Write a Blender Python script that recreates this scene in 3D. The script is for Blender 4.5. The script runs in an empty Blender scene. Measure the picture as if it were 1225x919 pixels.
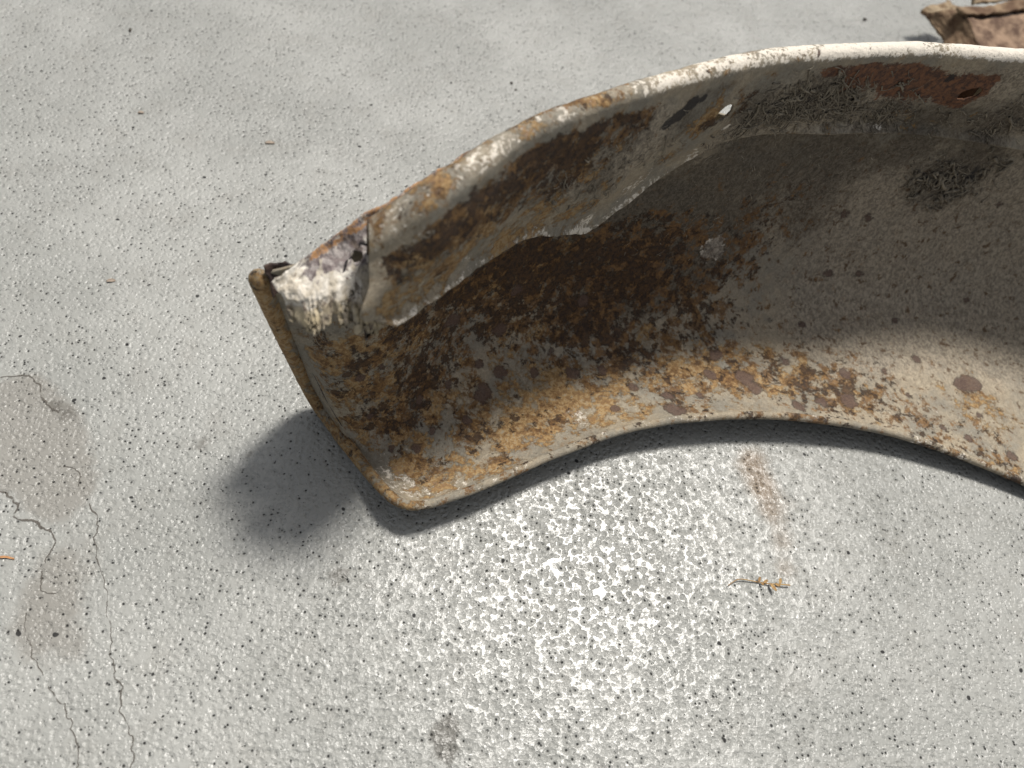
import bpy, math, random
import numpy as np
from mathutils import Vector, Matrix

# ------------------------------------------------------------------ camera, sky, sun, exposure
scene = bpy.context.scene
COL = scene.collection

cam_d = bpy.data.cameras.new('camera')
cam = bpy.data.objects.new('camera', cam_d)
COL.objects.link(cam)
cam_d.sensor_width = 36.0
cam_d.lens = 27.04
cam_d.clip_start = 0.01
cam_d.clip_end = 200.0
# columns: right, up, backward, in world axes
cam.matrix_world = Matrix(((0.98811, -0.08180, -0.13016, 0.0),
                           (0.0, 0.84669, -0.53209, 0.0),
                           (0.15373, 0.52577, 0.83662, 0.42),
                           (0, 0, 0, 1)))
cam_d.dof.use_dof = True
cam_d.dof.focus_distance = 0.435
cam_d.dof.aperture_fstop = 7.1
scene.camera = cam

SUN_EL, SUN_AZ = 67.2, 35.75            # azimuth clockwise from +Y
world = bpy.data.worlds.new('World')
scene.world = world
world.use_nodes = True
wn = world.node_tree
sky = wn.nodes.new('ShaderNodeTexSky')
sky.sky_type = 'NISHITA'
sky.sun_disc = False
sky.sun_elevation = math.radians(SUN_EL)
sky.sun_rotation = math.radians(SUN_AZ)
sky.air_density = 1.0
sky.dust_density = 3.0
soft = wn.nodes.new('ShaderNodeHueSaturation')       # thin white overcast takes most of the blue out of the sky
soft.inputs['Saturation'].default_value = 0.25
wn.links.new(sky.outputs[0], soft.inputs['Color'])
wn.links.new(soft.outputs[0], wn.nodes['Background'].inputs['Color'])
wn.nodes['Background'].inputs['Strength'].default_value = 0.10

sun_d = bpy.data.lights.new('sun', 'SUN')
sun_d.energy = 4.5
sun_d.angle = math.radians(10.5)
sun_d.color = (1.0, 0.96, 0.90)
sun = bpy.data.objects.new('sun', sun_d)
COL.objects.link(sun)
sd = Vector((math.sin(math.radians(SUN_AZ)) * math.cos(math.radians(SUN_EL)),
             math.cos(math.radians(SUN_AZ)) * math.cos(math.radians(SUN_EL)),
             math.sin(math.radians(SUN_EL))))
sun.rotation_euler = sd.to_track_quat('Z', 'Y').to_euler()
sun.location = sd * 3

scene.view_settings.view_transform = 'Standard'
scene.view_settings.look = 'None'
scene.view_settings.exposure = 0.06
scene.view_settings.gamma = 1.0
scene.view_settings.use_curve_mapping = False

# ------------------------------------------------------------------ numeric helpers
rng = np.random.RandomState(7)

def hash3(i, j, k, seed):
    n = (i * 73856093) ^ (j * 19349663) ^ (k * 83492791) ^ (seed * 2654435)
    n = (n ^ (n >> 13)) & 0x7fffffff
    n = (n * (n * n % 1000003 * 15731 + 789221) + 1376312589) & 0x7fffffff
    return (n & 0xffff) / 65535.0 * 2 - 1

def vnoise(P, scale, seed=0):
    Q = P * scale + 1000.0
    I = np.floor(Q).astype(np.int64)
    f = Q - I
    f = f * f * f * (f * (f * 6 - 15) + 10)
    out = 0
    for dx in (0, 1):
        wx = f[..., 0] if dx else 1 - f[..., 0]
        for dy in (0, 1):
            wy = f[..., 1] if dy else 1 - f[..., 1]
            for dz in (0, 1):
                wz = f[..., 2] if dz else 1 - f[..., 2]
                out = out + wx * wy * wz * hash3(I[..., 0] + dx, I[..., 1] + dy, I[..., 2] + dz, seed)
    return out

def fbm(P, scale, octv=4, seed=0):
    s, a, t = 0, 1.0, 0
    for o in range(octv):
        s = s + a * vnoise(P, scale * 2 ** o, seed + o * 17)
        t += a
        a *= 0.55
    return s / t

def spline(pts, t):
    """Catmull-Rom through pts (n, d) evaluated at t in 0..1 (by chord length)."""
    pts = np.asarray(pts, float)
    d = np.r_[0, np.cumsum(np.linalg.norm(np.diff(pts[:, :3], axis=0), axis=1) + 1e-9)]
    d /= d[-1]
    m = np.empty_like(pts)
    for i in range(len(pts)):
        a, b = max(i - 1, 0), min(i + 1, len(pts) - 1)
        m[i] = (pts[b] - pts[a]) / (d[b] - d[a])
    t = np.clip(np.asarray(t, float), 0, 1)
    i = np.clip(np.searchsorted(d, t, 'right') - 1, 0, len(pts) - 2)
    h = (d[i + 1] - d[i])[:, None]
    s = ((t - d[i]))[:, None] / h
    return ((2*s**3 - 3*s**2 + 1) * pts[i] + (s**3 - 2*s**2 + s) * h * m[i]
            + (-2*s**3 + 3*s**2) * pts[i+1] + (s**3 - s**2) * h * m[i+1])

def spline_keys(pts, keys, q):
    """Hermite interpolation of pts given at keys, evaluated at q."""
    pts = np.asarray(pts, float); keys = np.asarray(keys, float); q = np.asarray(q, float)
    m = np.empty_like(pts)
    for i in range(len(pts)):
        a, b = max(i - 1, 0), min(i + 1, len(pts) - 1)
        m[i] = (pts[b] - pts[a]) / (keys[b] - keys[a])
    i = np.clip(np.searchsorted(keys, q, 'right') - 1, 0, len(keys) - 2)
    h = (keys[i + 1] - keys[i])[:, None]
    s = (q - keys[i])[:, None] / h
    return ((2*s**3 - 3*s**2 + 1) * pts[i] + (s**3 - 2*s**2 + s) * h * m[i]
            + (-2*s**3 + 3*s**2) * pts[i+1] + (s**3 - s**2) * h * m[i+1])

def normals(G):
    du = np.gradient(G, axis=0); dv = np.gradient(G, axis=1)
    N = np.cross(du, dv)
    return N / (np.linalg.norm(N, axis=2, keepdims=True) + 1e-12)

def smooth(a, b, x):
    t = np.clip((x - a) / (b - a), 0, 1)
    return t * t * (3 - 2 * t)

# ---- fender skin: stations from the torn end to beyond the right of the view.
# each: foot of the free edge (x, y, h), plan point of the wall, height of the wall top
PANEL = [[[-0.0035, 0.1725, 0.019], [-0.0125, 0.184, 0.014], [-0.0258, 0.2, 0.0084], [-0.041, 0.22, 0.006], [-0.0519, 0.2345, 0.01], [-0.0585, 0.236, 0.036], [-0.0659, 0.235, 0.0714], [-0.0695, 0.2225, 0.143]],
  [[0.018, 0.171, 0.021], [0.0098, 0.1783, 0.0125], [-0.0041, 0.1908, 0.006], [-0.0198, 0.2049, 0.005], [-0.0337, 0.2173, 0.02], [-0.0425, 0.2252, 0.062], [-0.045, 0.2275, 0.115], [-0.0431, 0.223, 0.1588]],
  [[0.0464, 0.184, 0.021], [0.0383, 0.1909, 0.0125], [0.0246, 0.2026, 0.006], [0.009, 0.2158, 0.005], [-0.0048, 0.2275, 0.02], [-0.0135, 0.2349, 0.062], [-0.016, 0.237, 0.115], [-0.0088, 0.239, 0.1785]],
  [[0.0858, 0.2062, 0.021], [0.0778, 0.2157, 0.0125], [0.0642, 0.2317, 0.006], [0.0487, 0.2499, 0.005], [0.0351, 0.2659, 0.02], [0.0265, 0.2761, 0.062], [0.024, 0.279, 0.115], [0.0363, 0.2641, 0.2041]],
  [[0.139, 0.2298, 0.021], [0.1328, 0.242, 0.0125], [0.1222, 0.2626, 0.006], [0.1102, 0.286, 0.005], [0.0996, 0.3066, 0.02], [0.0929, 0.3198, 0.062], [0.091, 0.3235, 0.115], [0.1037, 0.311, 0.2045]],
  [[0.195, 0.2425, 0.021], [0.191, 0.2562, 0.0125], [0.1842, 0.2792, 0.006], [0.1764, 0.3055, 0.005], [0.1696, 0.3286, 0.02], [0.1652, 0.3433, 0.062], [0.164, 0.3475, 0.105], [0.164, 0.3475, 0.164]],
  [[0.2535, 0.247, 0.0189], [0.2523, 0.2636, 0.0115], [0.2502, 0.2916, 0.006], [0.2478, 0.3235, 0.005], [0.2457, 0.3515, 0.02], [0.2444, 0.3694, 0.062], [0.244, 0.3745, 0.105], [0.244, 0.3745, 0.18]],
  [[0.326, 0.242, 0.0139], [0.3272, 0.2616, 0.0089], [0.3292, 0.2947, 0.006], [0.3314, 0.3323, 0.005], [0.3334, 0.3654, 0.02], [0.3346, 0.3865, 0.062], [0.335, 0.3925, 0.105], [0.335, 0.3925, 0.176]],
  [[0.41, 0.217, 0.0084], [0.4139, 0.2411, 0.0062], [0.4205, 0.2819, 0.006], [0.428, 0.3283, 0.005], [0.4346, 0.3691, 0.02], [0.4388, 0.3951, 0.062], [0.44, 0.4025, 0.105], [0.44, 0.4025, 0.17]],
  [[0.503, 0.171, 0.005], [0.5078, 0.1973, 0.0045], [0.516, 0.2419, 0.006], [0.5252, 0.2925, 0.005], [0.5333, 0.337, 0.02], [0.5385, 0.3654, 0.062], [0.54, 0.3735, 0.105], [0.54, 0.3735, 0.166]],
  [[0.58, 0.11, 0.004], [0.5862, 0.1365, 0.004], [0.5968, 0.1814, 0.006], [0.6088, 0.2324, 0.005], [0.6194, 0.2773, 0.02], [0.6261, 0.3058, 0.062], [0.628, 0.314, 0.105], [0.628, 0.314, 0.162]]]
RIM = [[-0.0236, 0.2218, 0.1831], [-0.0097, 0.2242, 0.1974], [0.0025, 0.2286, 0.2083], [0.0418, 0.2639, 0.2134], [0.0876, 0.2958, 0.2134], [0.151, 0.3359, 0.21], [0.2006, 0.3562, 0.2079], [0.2537, 0.3736, 0.2058], [0.318, 0.3811, 0.2066], [0.44, 0.4035, 0.207], [0.541, 0.374, 0.204], [0.625, 0.314, 0.2]]
LOW = [[-0.0166, 0.1953, 0.1512], [0.0019, 0.2151, 0.1478], [0.0221, 0.2394, 0.1436], [0.0469, 0.2661, 0.1386], [0.0658, 0.2804, 0.131], [0.0872, 0.2973, 0.1197], [0.1029, 0.3092, 0.126], [0.1215, 0.3205, 0.1386], [0.1438, 0.3316, 0.147], [0.163, 0.3417, 0.1512], [0.1899, 0.3536, 0.1512], [0.234, 0.3675, 0.1512], [0.289, 0.3821, 0.147], [0.3334, 0.3884, 0.1428], [0.3761, 0.3925, 0.1386], [0.44, 0.4005, 0.134], [0.541, 0.371, 0.126], [0.625, 0.31, 0.12]]
HEM = [[-0.0714, 0.2216, 0.1449], [-0.0659, 0.235, 0.0714], [-0.0519, 0.2345, 0.005], [-0.0258, 0.2, 0.0084], [-0.0086, 0.1774, 0.0168], [-0.0007, 0.1708, 0.0193], [0.0072, 0.1686, 0.021], [0.0186, 0.1714, 0.021], [0.0464, 0.184, 0.021], [0.0858, 0.2056, 0.021], [0.139, 0.2293, 0.021], [0.1949, 0.2419, 0.021], [0.2535, 0.2469, 0.0189], [0.326, 0.242, 0.0139], [0.4098, 0.2171, 0.0084], [0.503, 0.171, 0.005], [0.58, 0.11, 0.004]]
SHELF_OUT = [[-0.0609, 0.2093, 0.1512], [-0.0552, 0.2128, 0.1546], [-0.0437, 0.2206, 0.1609], [-0.0336, 0.2258, 0.1672], [-0.0251, 0.2292, 0.173], [-0.0194, 0.232, 0.1756], [-0.0019, 0.2443, 0.1823], [0.0203, 0.2613, 0.189]]
SHELF_IN = [[-0.0543, 0.2005, 0.1478], [-0.0438, 0.1921, 0.1525], [-0.0351, 0.1916, 0.1546], [-0.0282, 0.196, 0.152], [-0.0211, 0.1981, 0.1449], [-0.0177, 0.2041, 0.1415], [0.0009, 0.2267, 0.1512], [0.0241, 0.245, 0.1596]]


NS, NV = 520, 200
def panel_grid():
    keys = np.arange(len(PANEL))
    q = np.linspace(0, len(PANEL) - 1, NS)
    rows = np.array(PANEL)                      # station, row, xyz
    cols = [spline_keys(rows[:, r], keys, q) for r in range(rows.shape[1])]
    S = np.stack(cols, 1)                       # NS, rows, 3
    t = np.linspace(0, 1, NV)
    G = np.stack([spline(S[i], t) for i in range(NS)])
    N = normals(G)
    G = G + N * (fbm(G, 28, 3, 5) * 0.0009)[..., None]
    return G

NF, NR_FACE, NR_FOLD, NR_BACK = 900, 70, 16, 10
def flange_grid():
    R_ = np.array(RIM); L_ = np.array(LOW)
    xs = np.linspace(-0.0185, 0.60, NF)
    rim = spline_keys(R_[:, 1:], R_[:, 0], xs)
    low = spline_keys(L_[:, 1:], L_[:, 0], xs)
    tx = np.ones(NF); ty = np.gradient(rim[:, 0], xs)
    ln = np.hypot(tx, ty)
    o = np.stack([-ty / ln, tx / ln, 0 * tx], 1)          # outward, away from the hollow side
    r = (0.0052 + 0.0045 * (1 - smooth(-0.02, 0.035, xs)))[:, None]
    top = np.stack([xs, rim[:, 0], rim[:, 1]], 1) - o * r * 0.7
    top[:, 2] -= r[:, 0] * 0.7
    bot = np.stack([xs, low[:, 0], low[:, 1]], 1)
    z1 = np.zeros((NF, 1)) + np.array([[0, 0, 1.0]])
    rag = fbm(np.stack([xs, xs * 0, xs * 0], 1), 90, 4, 3)
    # the lower rim is a ragged torn edge on the left, a crease further right
    loose = 1 - smooth(0.10, 0.16, xs)
    bot[:, 2] += rag * 0.0028 * loose
    rows = []
    face_top = top - o * r
    for k in range(NR_FACE):
        t = k / (NR_FACE - 1)
        p = bot * (1 - t) + face_top * t
        p = p - o * (0.004 * math.sin(math.pi * t) ** 1.0 * (0.4 + 0.6 * loose))[:, None]
        curl = max(0, 1 - t / 0.12) ** 2
        p = p - o * (curl * (0.0045 * loose + 0.0035 * smooth(.185, .23, xs) * 1.7))[:, None]
        rows.append(p)
    for k in range(1, NR_FOLD):
        a = math.pi * k / NR_FOLD
        rows.append(top - o * r * math.cos(a) + z1 * r * math.sin(a))
    for k in range(NR_BACK):
        rows.append(top + o * r - z1 * ((0.011 + 0.030 * (1 - smooth(.05, .14, xs)))[:, None] * k / (NR_BACK - 1)))
    G = np.stack(rows, 1)
    # torn left end: leans to the left at the top
    n = G.shape[1]
    v = np.linspace(0, 1, n)
    vz = np.clip(np.arange(n) / (NR_FACE - 1.0), 0, 1)
    sh = (-0.0052 + 0.0015 * vz + .0006 * np.sin(vz * 11.0) + .0150 * np.clip(1 - vz / .30, 0, 1) ** 2.2)
    w = (1 - smooth(-0.02, 0.03, xs))
    G[:, :, 0] += w[:, None] * sh[None, :]
    G[:, :, 1] += w[:, None] * sh[None, :] * 0.7
    N = normals(G)
    G = G + N * (fbm(G, 22, 4, 11) * 0.0014 + fbm(G, 160, 3, 12) * 0.00030)[..., None]
    return G

def shelf_grid():
    n, m = 240, 60
    q = np.linspace(0, 1, n)
    O = spline(SHELF_OUT, q); I = spline(SHELF_IN, q)
    rag = fbm(np.stack([q, q * 0, q * 0], 1), 14, 4, 21)
    t = np.linspace(-0.06, 1, m)
    rows = []
    for k in range(m):
        p = O * (1 - t[k]) + I * t[k]
        p = p + (I - O) * ((rag + 1.1 * fbm(np.stack([q, q * 0, q * 0], 1), 46, 4, 22)) * 0.14 * max(t[k], 0) ** 2)[:, None]
        drop = 0.006 * max(t[k], 0) ** 3 - 0.004 * (1 - min(max((t[k] + 0.10) / 0.2, 0), 1)) ** 2
        p[:, 2] += 0.0035 * math.sin(math.pi * min(max(t[k], 0), 1)) - drop
        rows.append(p)
    G = np.stack(rows, 1)
    N = normals(G)
    return G + N * (fbm(G, 45, 4, 31) * 0.0020 + np.abs(fbm(G, 120, 5, 32)) ** .7 * 0.0020 + fbm(G, 420, 3, 33) * .0004)[..., None]

# ------------------------------------------------------------------ shader helpers
class NT:
    def __init__(s, name):
        s.m = bpy.data.materials.new(name); s.m.use_nodes = True
        s.t = s.m.node_tree; s.b = s.t.nodes['Principled BSDF']
        s.tc = s.t.nodes.new('ShaderNodeTexCoord').outputs['Object']
    def link(s, a, b): s.t.links.new(a, b)
    def put(s, sock, v):
        if hasattr(v, 'is_linked') or isinstance(v, bpy.types.NodeSocket): s.link(v, sock)
        else:
            if isinstance(v, tuple) and len(v) == 3 and len(sock.default_value) == 4: v = (*v, 1)
            sock.default_value = v
    def math(s, op, a, b=0.0, c=0.0, clamp=False):
        n = s.t.nodes.new('ShaderNodeMath'); n.operation = op; n.use_clamp = clamp
        for i, v in enumerate((a, b, c)): s.put(n.inputs[i], v)
        return n.outputs[0]
    def mix(s, f, a, b):
        n = s.t.nodes.new('ShaderNodeMix'); n.data_type = 'RGBA'
        s.put(n.inputs[0], f); s.put(n.inputs[6], a); s.put(n.inputs[7], b)
        return n.outputs[2]
    def step(s, x, lo, hi, to0=0.0, to1=1.0):
        n = s.t.nodes.new('ShaderNodeMapRange'); n.interpolation_type = 'SMOOTHSTEP'
        for i, v in enumerate((x, lo, hi, to0, to1)): s.put(n.inputs[i], v)
        return n.outputs[0]
    def vec(s, scale=(1, 1, 1), loc=(0, 0, 0), rot=(0, 0, 0)):
        n = s.t.nodes.new('ShaderNodeMapping')
        s.link(s.tc, n.inputs[0]); n.inputs['Scale'].default_value = scale
        n.inputs['Location'].default_value = loc; n.inputs['Rotation'].default_value = rot
        return n.outputs[0]
    def noise(s, scale, detail=4, rough=0.55, dist=0.0, vec=None):
        n = s.t.nodes.new('ShaderNodeTexNoise')
        s.link(vec or s.tc, n.inputs['Vector'])
        n.inputs['Scale'].default_value = scale; n.inputs['Detail'].default_value = detail
        n.inputs['Roughness'].default_value = rough; n.inputs['Distortion'].default_value = dist
        return n.outputs['Fac']
    def voro(s, scale, feature='F1', rnd=1.0, vec=None):
        n = s.t.nodes.new('ShaderNodeTexVoronoi'); n.feature = feature
        s.link(vec or s.tc, n.inputs['Vector'])
        n.inputs['Scale'].default_value = scale; n.inputs['Randomness'].default_value = rnd
        return n.outputs['Distance'], (n.outputs['Color'] if feature == 'F1' else None)
    def attr(s, name):
        n = s.t.nodes.new('ShaderNodeAttribute'); n.attribute_name = name
        return n.outputs['Fac']
    def bump(s, h, dist, strength=1.0, normal=None):
        n = s.t.nodes.new('ShaderNodeBump')
        n.inputs['Strength'].default_value = strength; n.inputs['Distance'].default_value = dist
        s.link(h, n.inputs['Height'])
        if normal: s.link(normal, n.inputs['Normal'])
        return n.outputs[0]
    def out(s, color, rough=0.7, normal=None, spec=0.5):
        s.put(s.b.inputs['Base Color'], color); s.put(s.b.inputs['Roughness'], rough)
        s.put(s.b.inputs['Specular IOR Level'], spec)
        if normal: s.link(normal, s.b.inputs['Normal'])
        return s.m

def steel_material():
    s = NT('rusted_painted_steel')
    A = s.noise(78, 13, 0.76); B = s.noise(340, 9, 0.72, 0.3, s.vec(loc=(3, 1, 7)))
    Cn = s.noise(1100, 4, 0.65); D = s.noise(26, 8, 0.66, 0.0, s.vec(loc=(9, 4, 2)))
    E = s.noise(95, 12, 0.76, 0.25, s.vec(loc=(5, 8, 1))); Fn = s.noise(165, 6, 0.64, 0.2, s.vec(loc=(1, 6, 3)))
    S = s.noise(480, 7, 0.74, 0.8, s.vec(scale=(1, 0.7, 0.8), rot=(0.3, 0.2, 0.6)))
    oc, br, du = s.attr('ochre'), s.attr('brown'), s.attr('dust')
    sp, wh, rd, bk = s.attr('spot'), s.attr('pale'), s.attr('red'), s.attr('soot_shade')
    cen = lambda n, k: s.math('MULTIPLY', s.math('SUBTRACT', n, .5), k)
    gr = s.attr('grime_shade')
    base = s.mix(s.step(D, .40, .60), (.37, .315, .230), (.25, .232, .190))
    base = s.mix(s.step(S, .44, .60), s.mix(.40, base, (.16, .13, .095)), base)
    base = s.mix(s.math('MULTIPLY', s.step(E, .50, .66), .45), base, (.30, .20, .10))
    dustc = s.mix(s.step(S, .38, .62), (.150, .125, .096), (.40, .345, .265))
    base = s.mix(s.math('MULTIPLY', s.step(s.math('ADD', du, cen(E, 1.2)), .25, .75), .85), base, dustc)
    base = s.mix(s.math('MULTIPLY', s.step(s.math('ADD', gr, cen(E, 1.4)), .15, .75), .85), base, s.mix(s.step(S, .40, .60), (.045, .036, .026), (.125, .105, .080)))
    pale = s.step(s.math('ADD', wh, cen(B, 2.2)), .40, .60)
    base = s.mix(pale, base, (.70, .64, .55))
    mo = s.step(s.math('ADD', A, s.math('MULTIPLY_ADD', oc, .24, -.155)), .48, .535)
    base = s.mix(s.math('MULTIPLY', s.math('MULTIPLY', mo, s.step(B, .33, .50)), .9), base, s.mix(s.step(B, .42, .58), (.39, .25, .098), (.205, .112, .042)))
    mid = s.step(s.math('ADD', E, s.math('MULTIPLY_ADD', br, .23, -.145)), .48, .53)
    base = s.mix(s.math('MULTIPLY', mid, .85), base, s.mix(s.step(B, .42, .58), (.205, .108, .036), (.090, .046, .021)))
    E2 = s.noise(120, 12, .76, .15, s.vec(loc=(2, 3, 9)))
    mb = s.step(s.math('ADD', E2, s.math('MULTIPLY_ADD', br, .23, -.180)), .48, .52)
    base = s.mix(s.math('MULTIPLY', mb, .93), base, s.mix(s.step(B, .42, .58), (.080, .044, .022), (.034, .022, .016)))
    mr = s.step(s.math('ADD', rd, cen(E, 1.9)), .42, .58)
    base = s.mix(s.math('MULTIPLY', mr, .95), base, s.mix(s.step(B, .40, .6), (.195, .086, .042), (.062, .031, .023)))
    mf = s.math('MULTIPLY', s.step(Fn, .585, .635), s.step(s.attr('fleck'), .1, .6))
    base = s.mix(s.math('MULTIPLY', mf, .85), base, (.085, .047, .022))
    ms = s.step(s.math('ADD', sp, cen(A, 2.4)), .44, .62)
    base = s.mix(s.math('MULTIPLY', ms, .90), base, s.mix(s.step(Cn, .4, .6), (.070, .044, .036), (.13, .085, .065)))
    ch = s.step(s.math('ADD', s.attr('chip'), cen(A, 1.6)), .42, .60)
    base = s.mix(s.math('MULTIPLY', ch, .9), base, s.mix(s.step(S, .4, .6), (.34, .30, .25), (.10, .082, .066)))
    mk = s.step(s.math('ADD', bk, cen(A, 2.4)), .45, .60)
    base = s.mix(s.math('MULTIPLY', mk, .9), base, (.022, .020, .021))
    base = s.mix(s.math('MULTIPLY', s.step(Cn, .58, .68), .55), base, (.05, .035, .022))
    h = s.math('ADD', s.math('MULTIPLY', A, .45), s.math('ADD', s.math('MULTIPLY', B, .5), s.math('MULTIPLY', Cn, .25)))
    h = s.math('ADD', h, s.math('MULTIPLY', S, .30))
    h = s.math('ADD', h, s.math('MULTIPLY', s.math('MAXIMUM', s.math('MAXIMUM', mb, ms), s.math('MULTIPLY', mo, .5)), .38))
    h = s.math('SUBTRACT', h, s.math('MULTIPLY', pale, .05))
    nm = s.bump(h, 0.0018, 0.9)
    ro = s.math('SUBTRACT', .84, s.math('MULTIPLY', pale, .25))
    return s.out(base, ro, nm, .35)

def floor_material():
    s = NT('sealed_concrete')
    wob = s.t.nodes.new('ShaderNodeTexNoise'); s.link(s.tc, wob.inputs['Vector'])
    wob.inputs['Scale'].default_value = 130; wob.inputs['Detail'].default_value = 3
    def warp(k, loc):
        a = s.t.nodes.new('ShaderNodeVectorMath'); a.operation = 'MULTIPLY_ADD'
        s.link(wob.outputs['Color'], a.inputs[0]); a.inputs[1].default_value = (k, k, 0); s.link(s.vec(loc=loc), a.inputs[2])
        return a.outputs[0]
    d1, c1 = s.voro(305, rnd=.9, vec=warp(.0024, (0, 0, 0))); d2, c2 = s.voro(560, vec=warp(.0018, (2.3, 1.7, 0)))
    d3, c3 = s.voro(120, vec=warp(.004, (7.3, 4.7, 0)))
    sep = lambda c: (lambda n: (s.link(c, n.inputs[0]), n.outputs)[1])(s.t.nodes.new('ShaderNodeSeparateColor'))
    k1, k2, k3 = sep(c1), sep(c2), sep(c3)
    n1 = s.noise(9, 6, .62); n2 = s.noise(38, 7, .64); n3 = s.noise(640, 3, .6); n4 = s.noise(165, 5, .6)
    st = s.attr('stain'); ru = s.attr('rust_mark'); dk = s.attr('dark_mark')
    cen = lambda n, k: s.math('MULTIPLY', s.math('SUBTRACT', n, .5), k)
    base = s.mix(s.step(n1, .35, .65), (.240, .242, .226), (.298, .299, .281))
    base = s.mix(s.math('MULTIPLY', s.step(n2, .48, .70), .38), base, (.225, .22, .20))
    base = s.mix(s.math('MULTIPLY', s.step(s.math('ADD', st, cen(n2, .6)), .30, .5), .60), base, (.185, .172, .150))
    base = s.mix(s.math('MULTIPLY', s.step(s.math('ADD', dk, cen(n4, 1.0)), .25, .6), .65), base, (.085, .078, .066))
    base = s.mix(s.math('MULTIPLY', s.step(s.math('ADD', ru, cen(n2, .7)), .08, .75), .72), base, (.185, .130, .082))
    base = s.mix(s.math('MULTIPLY', s.step(n3, .52, .66), .25), base, (.17, .17, .16))
    clus = cen(s.noise(24, 3, .6), 1.3)
    pin = s.math('MULTIPLY', s.step(s.math('ADD', d1, cen(n3, .10)), s.math('MULTIPLY_ADD', k1[2], .17, .15), .10), s.step(s.math('ADD', k1[0], clus), .36, .44))
    pin2 = s.math('MULTIPLY', s.step(d2, .20, .10), s.step(s.math('ADD', k2[0], clus), .76, .84))
    big = s.math('MULTIPLY', s.step(s.math('ADD', d3, cen(n4, .14)), .17, .11), s.step(s.math('ADD', k3[1], s.math('MULTIPLY', clus, .25)), .92, .94))
    hole = s.math('MAXIMUM', s.math('MAXIMUM', pin, pin2), big)
    base = s.mix(s.math('MULTIPLY', hole, .96), base, (.026, .026, .026))
    cone = lambda d, r, p: s.math('POWER', s.math('MAXIMUM', s.math('SUBTRACT', 1.0, s.math('DIVIDE', s.math('ADD', d, cen(n3, .34)), r)), .0), p)
    amp1 = s.step(k1[1], -.3, .7)
    h = s.math('MULTIPLY', s.math('MULTIPLY', cone(d1, .62, .9), amp1), -.98)
    h = s.math('SUBTRACT', h, s.math('MULTIPLY', s.math('MULTIPLY', s.step(d1, .05, .26, 1.0, 0.0), s.step(k1[0], .05, .6)), 1.0))
    h = s.math('SUBTRACT', h, s.math('MULTIPLY', s.math('MULTIPLY', cone(d2, .56, .9), s.step(k2[1], .2, .9)), .50))
    h = s.math('SUBTRACT', h, s.math('MULTIPLY', hole, .3))
    h = s.math('ADD', h, s.math('ADD', s.math('MULTIPLY', n4, .40), s.math('MULTIPLY', n3, .17)))
    h = s.math('ADD', h, s.math('MULTIPLY', s.noise(48, 3, .5, .8), .35))
    nm = s.bump(h, 0.00078, 1.0)
    ro = s.math('ADD', .215, s.math('ADD', s.math('MULTIPLY', n2, .08), s.math('MULTIPLY', hole, .3)))
    return s.out(base, ro, nm, s.math('MULTIPLY_ADD', hole, -.34, .38))

def plain_material(name, c1, c2, scale, rough=.85, bump=.0006, stretch=(1, 1, 1)):
    s = NT(name)
    a = s.noise(scale, 7, .65, .2, s.vec(scale=stretch)); b = s.noise(scale * 4.3, 4, .6)
    base = s.mix(s.step(a, .36, .64), c1, c2)
    base = s.mix(s.math('MULTIPLY', s.step(b, .55, .7), .35), base, tuple(x * .5 for x in c1))
    return s.out(base, rough, s.bump(s.math('ADD', a, s.math('MULTIPLY', b, .4)), bump, .8), .3)

def shelf_material():
    s = NT('flaking_paint')
    A = s.noise(95, 8, .68, .5); B = s.noise(300, 6, .65, .4); S = s.noise(130, 7, .65, .8, s.vec(scale=(1, .5, 1), rot=(0, 0, .6)))
    out_ = s.attr('outer'); cr = s.attr('crack'); rim = s.attr('lower')
    base = s.mix(s.step(A, .40, .60), (.70, .66, .59), (.46, .41, .33))
    base = s.mix(s.math('MULTIPLY', s.step(s.math('ADD', rim, s.math('MULTIPLY', s.math('SUBTRACT', B, .5), 1.2)), .45, .75), .8), base, s.mix(s.step(S, .4, .6), (.44, .36, .22), (.21, .17, .115)))
    pur = s.step(s.math('ADD', out_, s.math('MULTIPLY', s.math('SUBTRACT', S, .5), 3.4)), .50, .68)
    base = s.mix(pur, base, s.mix(s.step(B, .42, .58), (.150, .122, .118), (.30, .27, .255)))
    och = s.step(s.math('ADD', s.attr('edge'), s.math('MULTIPLY', s.math('SUBTRACT', B, .5), 1.2)), .5, .65)
    base = s.mix(och, base, (.36, .20, .095))
    base = s.mix(s.step(s.math('ADD', cr, s.math('MULTIPLY', s.math('SUBTRACT', B, .5), .4)), .45, .6), base, (.02, .017, .018))
    base = s.mix(s.math('MULTIPLY', s.step(S, .555, .62), .8), base, (.10, .075, .058))
    h = s.math('ADD', A, s.math('MULTIPLY', B, .4)); h = s.math('SUBTRACT', h, s.math('MULTIPLY', cr, .6))
    return s.out(base, .75, s.bump(h, .0018, .9), .3)

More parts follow.
